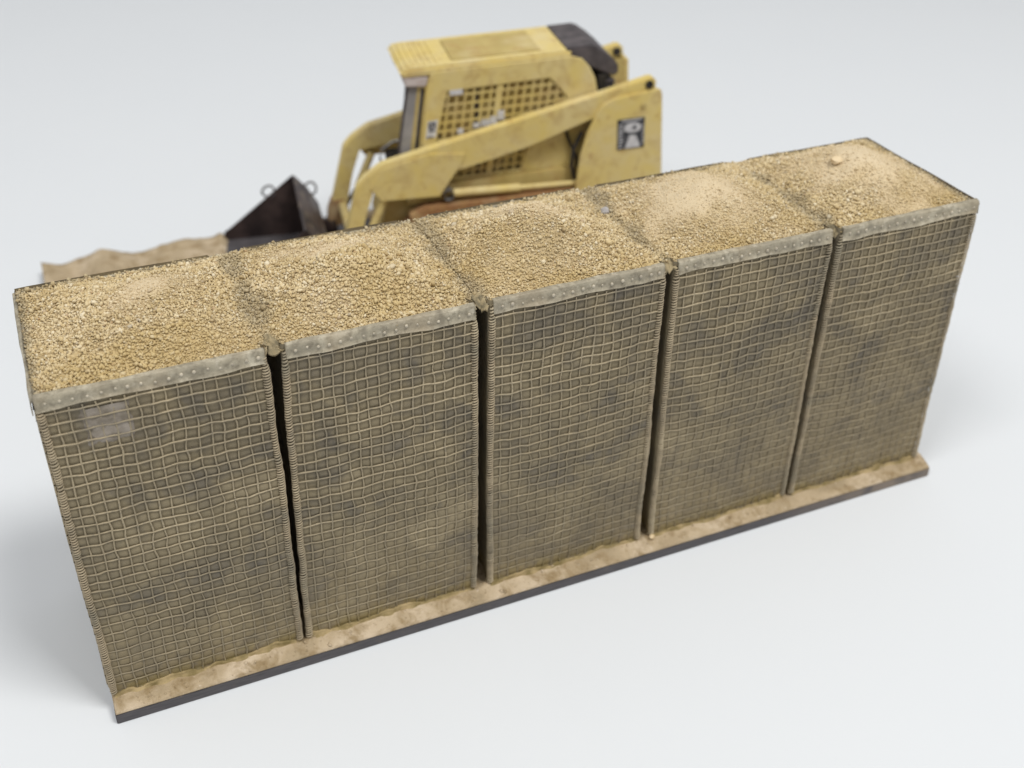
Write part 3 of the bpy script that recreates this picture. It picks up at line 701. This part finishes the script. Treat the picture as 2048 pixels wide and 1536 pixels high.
for s in (-1, 1):
    arm = prism('lift_arm', top_prof, s*1.08, s*1.36, M_YEL, L, .035)
    prism('arm_foot', [(-3.32, .95), (-3.50, .42), (-3.90, .38), (-3.83, .85), (-3.70, 1.15), (-3.40, 1.15)], s*1.06, s*1.38, M_RUST, arm, .03)
    prism('arm_gusset', gus, s*1.355, s*1.40, M_YEL, arm, .012)
    prism('pivot_pin', [(3.78+.10*math.cos(a), 4.13+.10*math.sin(a)) for a in np.linspace(0, 2*math.pi, 14, endpoint=False)], s*1.0, s*1.40, M_RUBBER, arm, .01)
    tw_ = prism('rear_tower', tow, s*1.372, s*1.46, M_YEL, L, .02)
    prism('tower_back', [(3.98, 1.0), (4.12, 1.0), (4.06, 3.95), (3.96, 3.95)], s*.95, s*1.372, M_YEL, tw_, .015)
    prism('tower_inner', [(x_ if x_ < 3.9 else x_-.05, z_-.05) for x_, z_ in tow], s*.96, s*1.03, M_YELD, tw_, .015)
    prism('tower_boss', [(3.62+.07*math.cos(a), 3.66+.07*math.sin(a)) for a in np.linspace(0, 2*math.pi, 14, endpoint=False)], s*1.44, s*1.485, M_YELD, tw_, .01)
    tube('lift_cylinder', [(-1.0, s*1.28, 2.02), (.62, s*1.28, 1.93)], .10, M_YEL, L, 12)
    tube('cylinder_rod', [(.5, s*1.28, 1.935), (2.1, s*1.28, 1.85)], .065, M_YEL, L, 10)
    tube('cylinder_eye', [(-1.12, s*1.16, 2.02), (-1.12, s*1.40, 2.02)], .13, M_STEEL, L, 12)
    tube('tilt_cylinder', [(-2.55, s*1.22, 2.25), (-3.0, s*1.22, 1.35)], .10, M_YEL, L, 10)
    tube('tilt_rod', [(-2.95, s*1.22, 1.45), (-3.45, s*1.22, .75)], .055, M_STEEL, L, 10)
    tube('hose', [(2.2, s*1.18, 3.1), (1.98, s*1.22, 2.7), (1.92, s*1.24, 2.3), (2.02, s*1.2, 1.9), (2.2, s*1.15, 1.7)], .05, M_RUBBER, L, 8)
    tube('hose', [(1.8, s*1.02, 3.3), (1.9, s*1.08, 2.9), (2.1, s*1.10, 2.4), (2.1, s*1.06, 1.9)], .04, M_RUBBER, L, 8)
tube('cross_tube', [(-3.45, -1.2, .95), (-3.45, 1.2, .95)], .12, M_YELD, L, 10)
# emblem panel on the near tower: black square with white eye shape, foot shape and lines of small print
em = boxo('emblem_panel', (2.99, -1.474, 2.645), (3.66, -1.458, 3.395), M_DECALB, L, 0)
def mark(prof, name='emblem_mark', material=None, d=0.0): return prism(name, prof, -1.482-d, -1.473-d, material or M_DECALW, em, 0)
mark([(3.36+.215*math.cos(a), 3.17+.125*math.sin(a)) for a in np.linspace(0, 2*math.pi, 22, endpoint=False)])
mark([(3.41+.05*math.cos(a), 3.17+.045*math.sin(a)) for a in np.linspace(0, 2*math.pi, 12, endpoint=False)], 'emblem_pupil', M_DECALB, .009)
mark([(3.17, 2.67), (3.56, 2.67), (3.52, 2.80), (3.44, 2.98), (3.29, 2.98), (3.24, 2.84)])
mark([(3.10, 3.335), (3.58, 3.345), (3.58, 3.37), (3.10, 3.36)])
for k in range(8):
    z_ = 2.69+k*.078; mark([(3.02, z_), (3.10+.02*(k % 3), z_), (3.10+.02*(k % 3), z_+.028), (3.02, z_+.028)])
for k in range(6):
    z_ = 2.75+k*.085; mark([(3.61, z_), (3.64, z_), (3.64, z_+.045), (3.61, z_+.045)])

# bucket
bk_in = [(-4.59, 1.68), (-4.30, 1.30), (-4.08, .85), (-4.04, .45), (-4.14, .16), (-4.42, .06), (-6.50, .05)]
n = len(bk_in)
bm = bmesh.new(); th = .06; rowsb = []
dirs = []
for k in range(n):
    a = Vector(bk_in[max(0, k-1)]); c_ = Vector(bk_in[min(n-1, k+1)]); t_ = (c_-a).normalized(); dirs.append(Vector((-t_.y, t_.x)))
for y_ in (-1.56, 1.56):
    rowsb.append([[bm.verts.new((p_[0], y_, p_[1])) for p_ in bk_in], [bm.verts.new((p_[0]+d_.x*th, y_, p_[1]+d_.y*th)) for p_, d_ in zip(bk_in, dirs)]])
(a0, b0), (a1, b1) = rowsb
for k in range(n-1):
    bm.faces.new((a0[k], a0[k+1], a1[k+1], a1[k])); bm.faces.new((b0[k+1], b0[k], b1[k], b1[k+1])); bm.faces.new((a0[k+1], a0[k], b0[k], b0[k+1])); bm.faces.new((a1[k], a1[k+1], b1[k+1], b1[k]))
bm.faces.new((a0[0], a1[0], b1[0], b0[0])); bm.faces.new((a1[-1], a0[-1], b0[-1], b1[-1]))
bk = finish(bm, 'bucket', M_BUCKET, L)
for s in (-1, 1):
    prism('side_plate', [(-4.58, 1.72), (-6.34, .48), (-6.50, .40), (-6.52, .03), (-4.35, .0), (-4.02, .12), (-3.98, .5), (-4.04, .9)], s*1.54, s*1.62, M_BUCKIN, bk, .012)
boxo('floor_plate', (-6.45, -1.53, .062), (-4.4, 1.53, .085), M_RUST, bk, .005)
boxo('cutting_edge', (-6.78, -1.60, .015), (-6.40, 1.60, .07), M_BUCKET, bk, .01)
boxo('bucket_bracket', (-4.05, -1.25, .15), (-3.65, -1.05, .62), M_BUCKET, bk, .03)
boxo('bucket_bracket', (-4.05, 1.05, .15), (-3.65, 1.25, .62), M_BUCKET, bk, .03)
def ring(cx, cy, cz, r):
    th = np.linspace(0, 2*np.pi, 25)
    return [(cx+r*math.cos(a), cy+.04*math.sin(a*2), cz+r*math.sin(a)) for a in th]
for s in (-1, 1):
    tube('lifting_ring', ring(-5.24, s*1.58, 1.36, .155), .028, M_DARK, bk, 7)
    tube('lifting_ring', ring(-4.20, s*1.58, 1.30, .165), .028, M_DARK, bk, 7)

# ------------------------------------------------------------------ lint on the sheet
def lint(pts, label):
    o = tube('lint_fibre', pts, .012, M_FIBRE, None, 5); tag(o, label, 'lint'); return o
lint([(3.30, -4.19, ZT+.012), (3.31, -4.14, ZT+.03), (3.335, -4.09, ZT+.035), (3.35, -4.12, ZT+.014)], 'tiny dark hooked speck of lint on the white sheet before the wall')
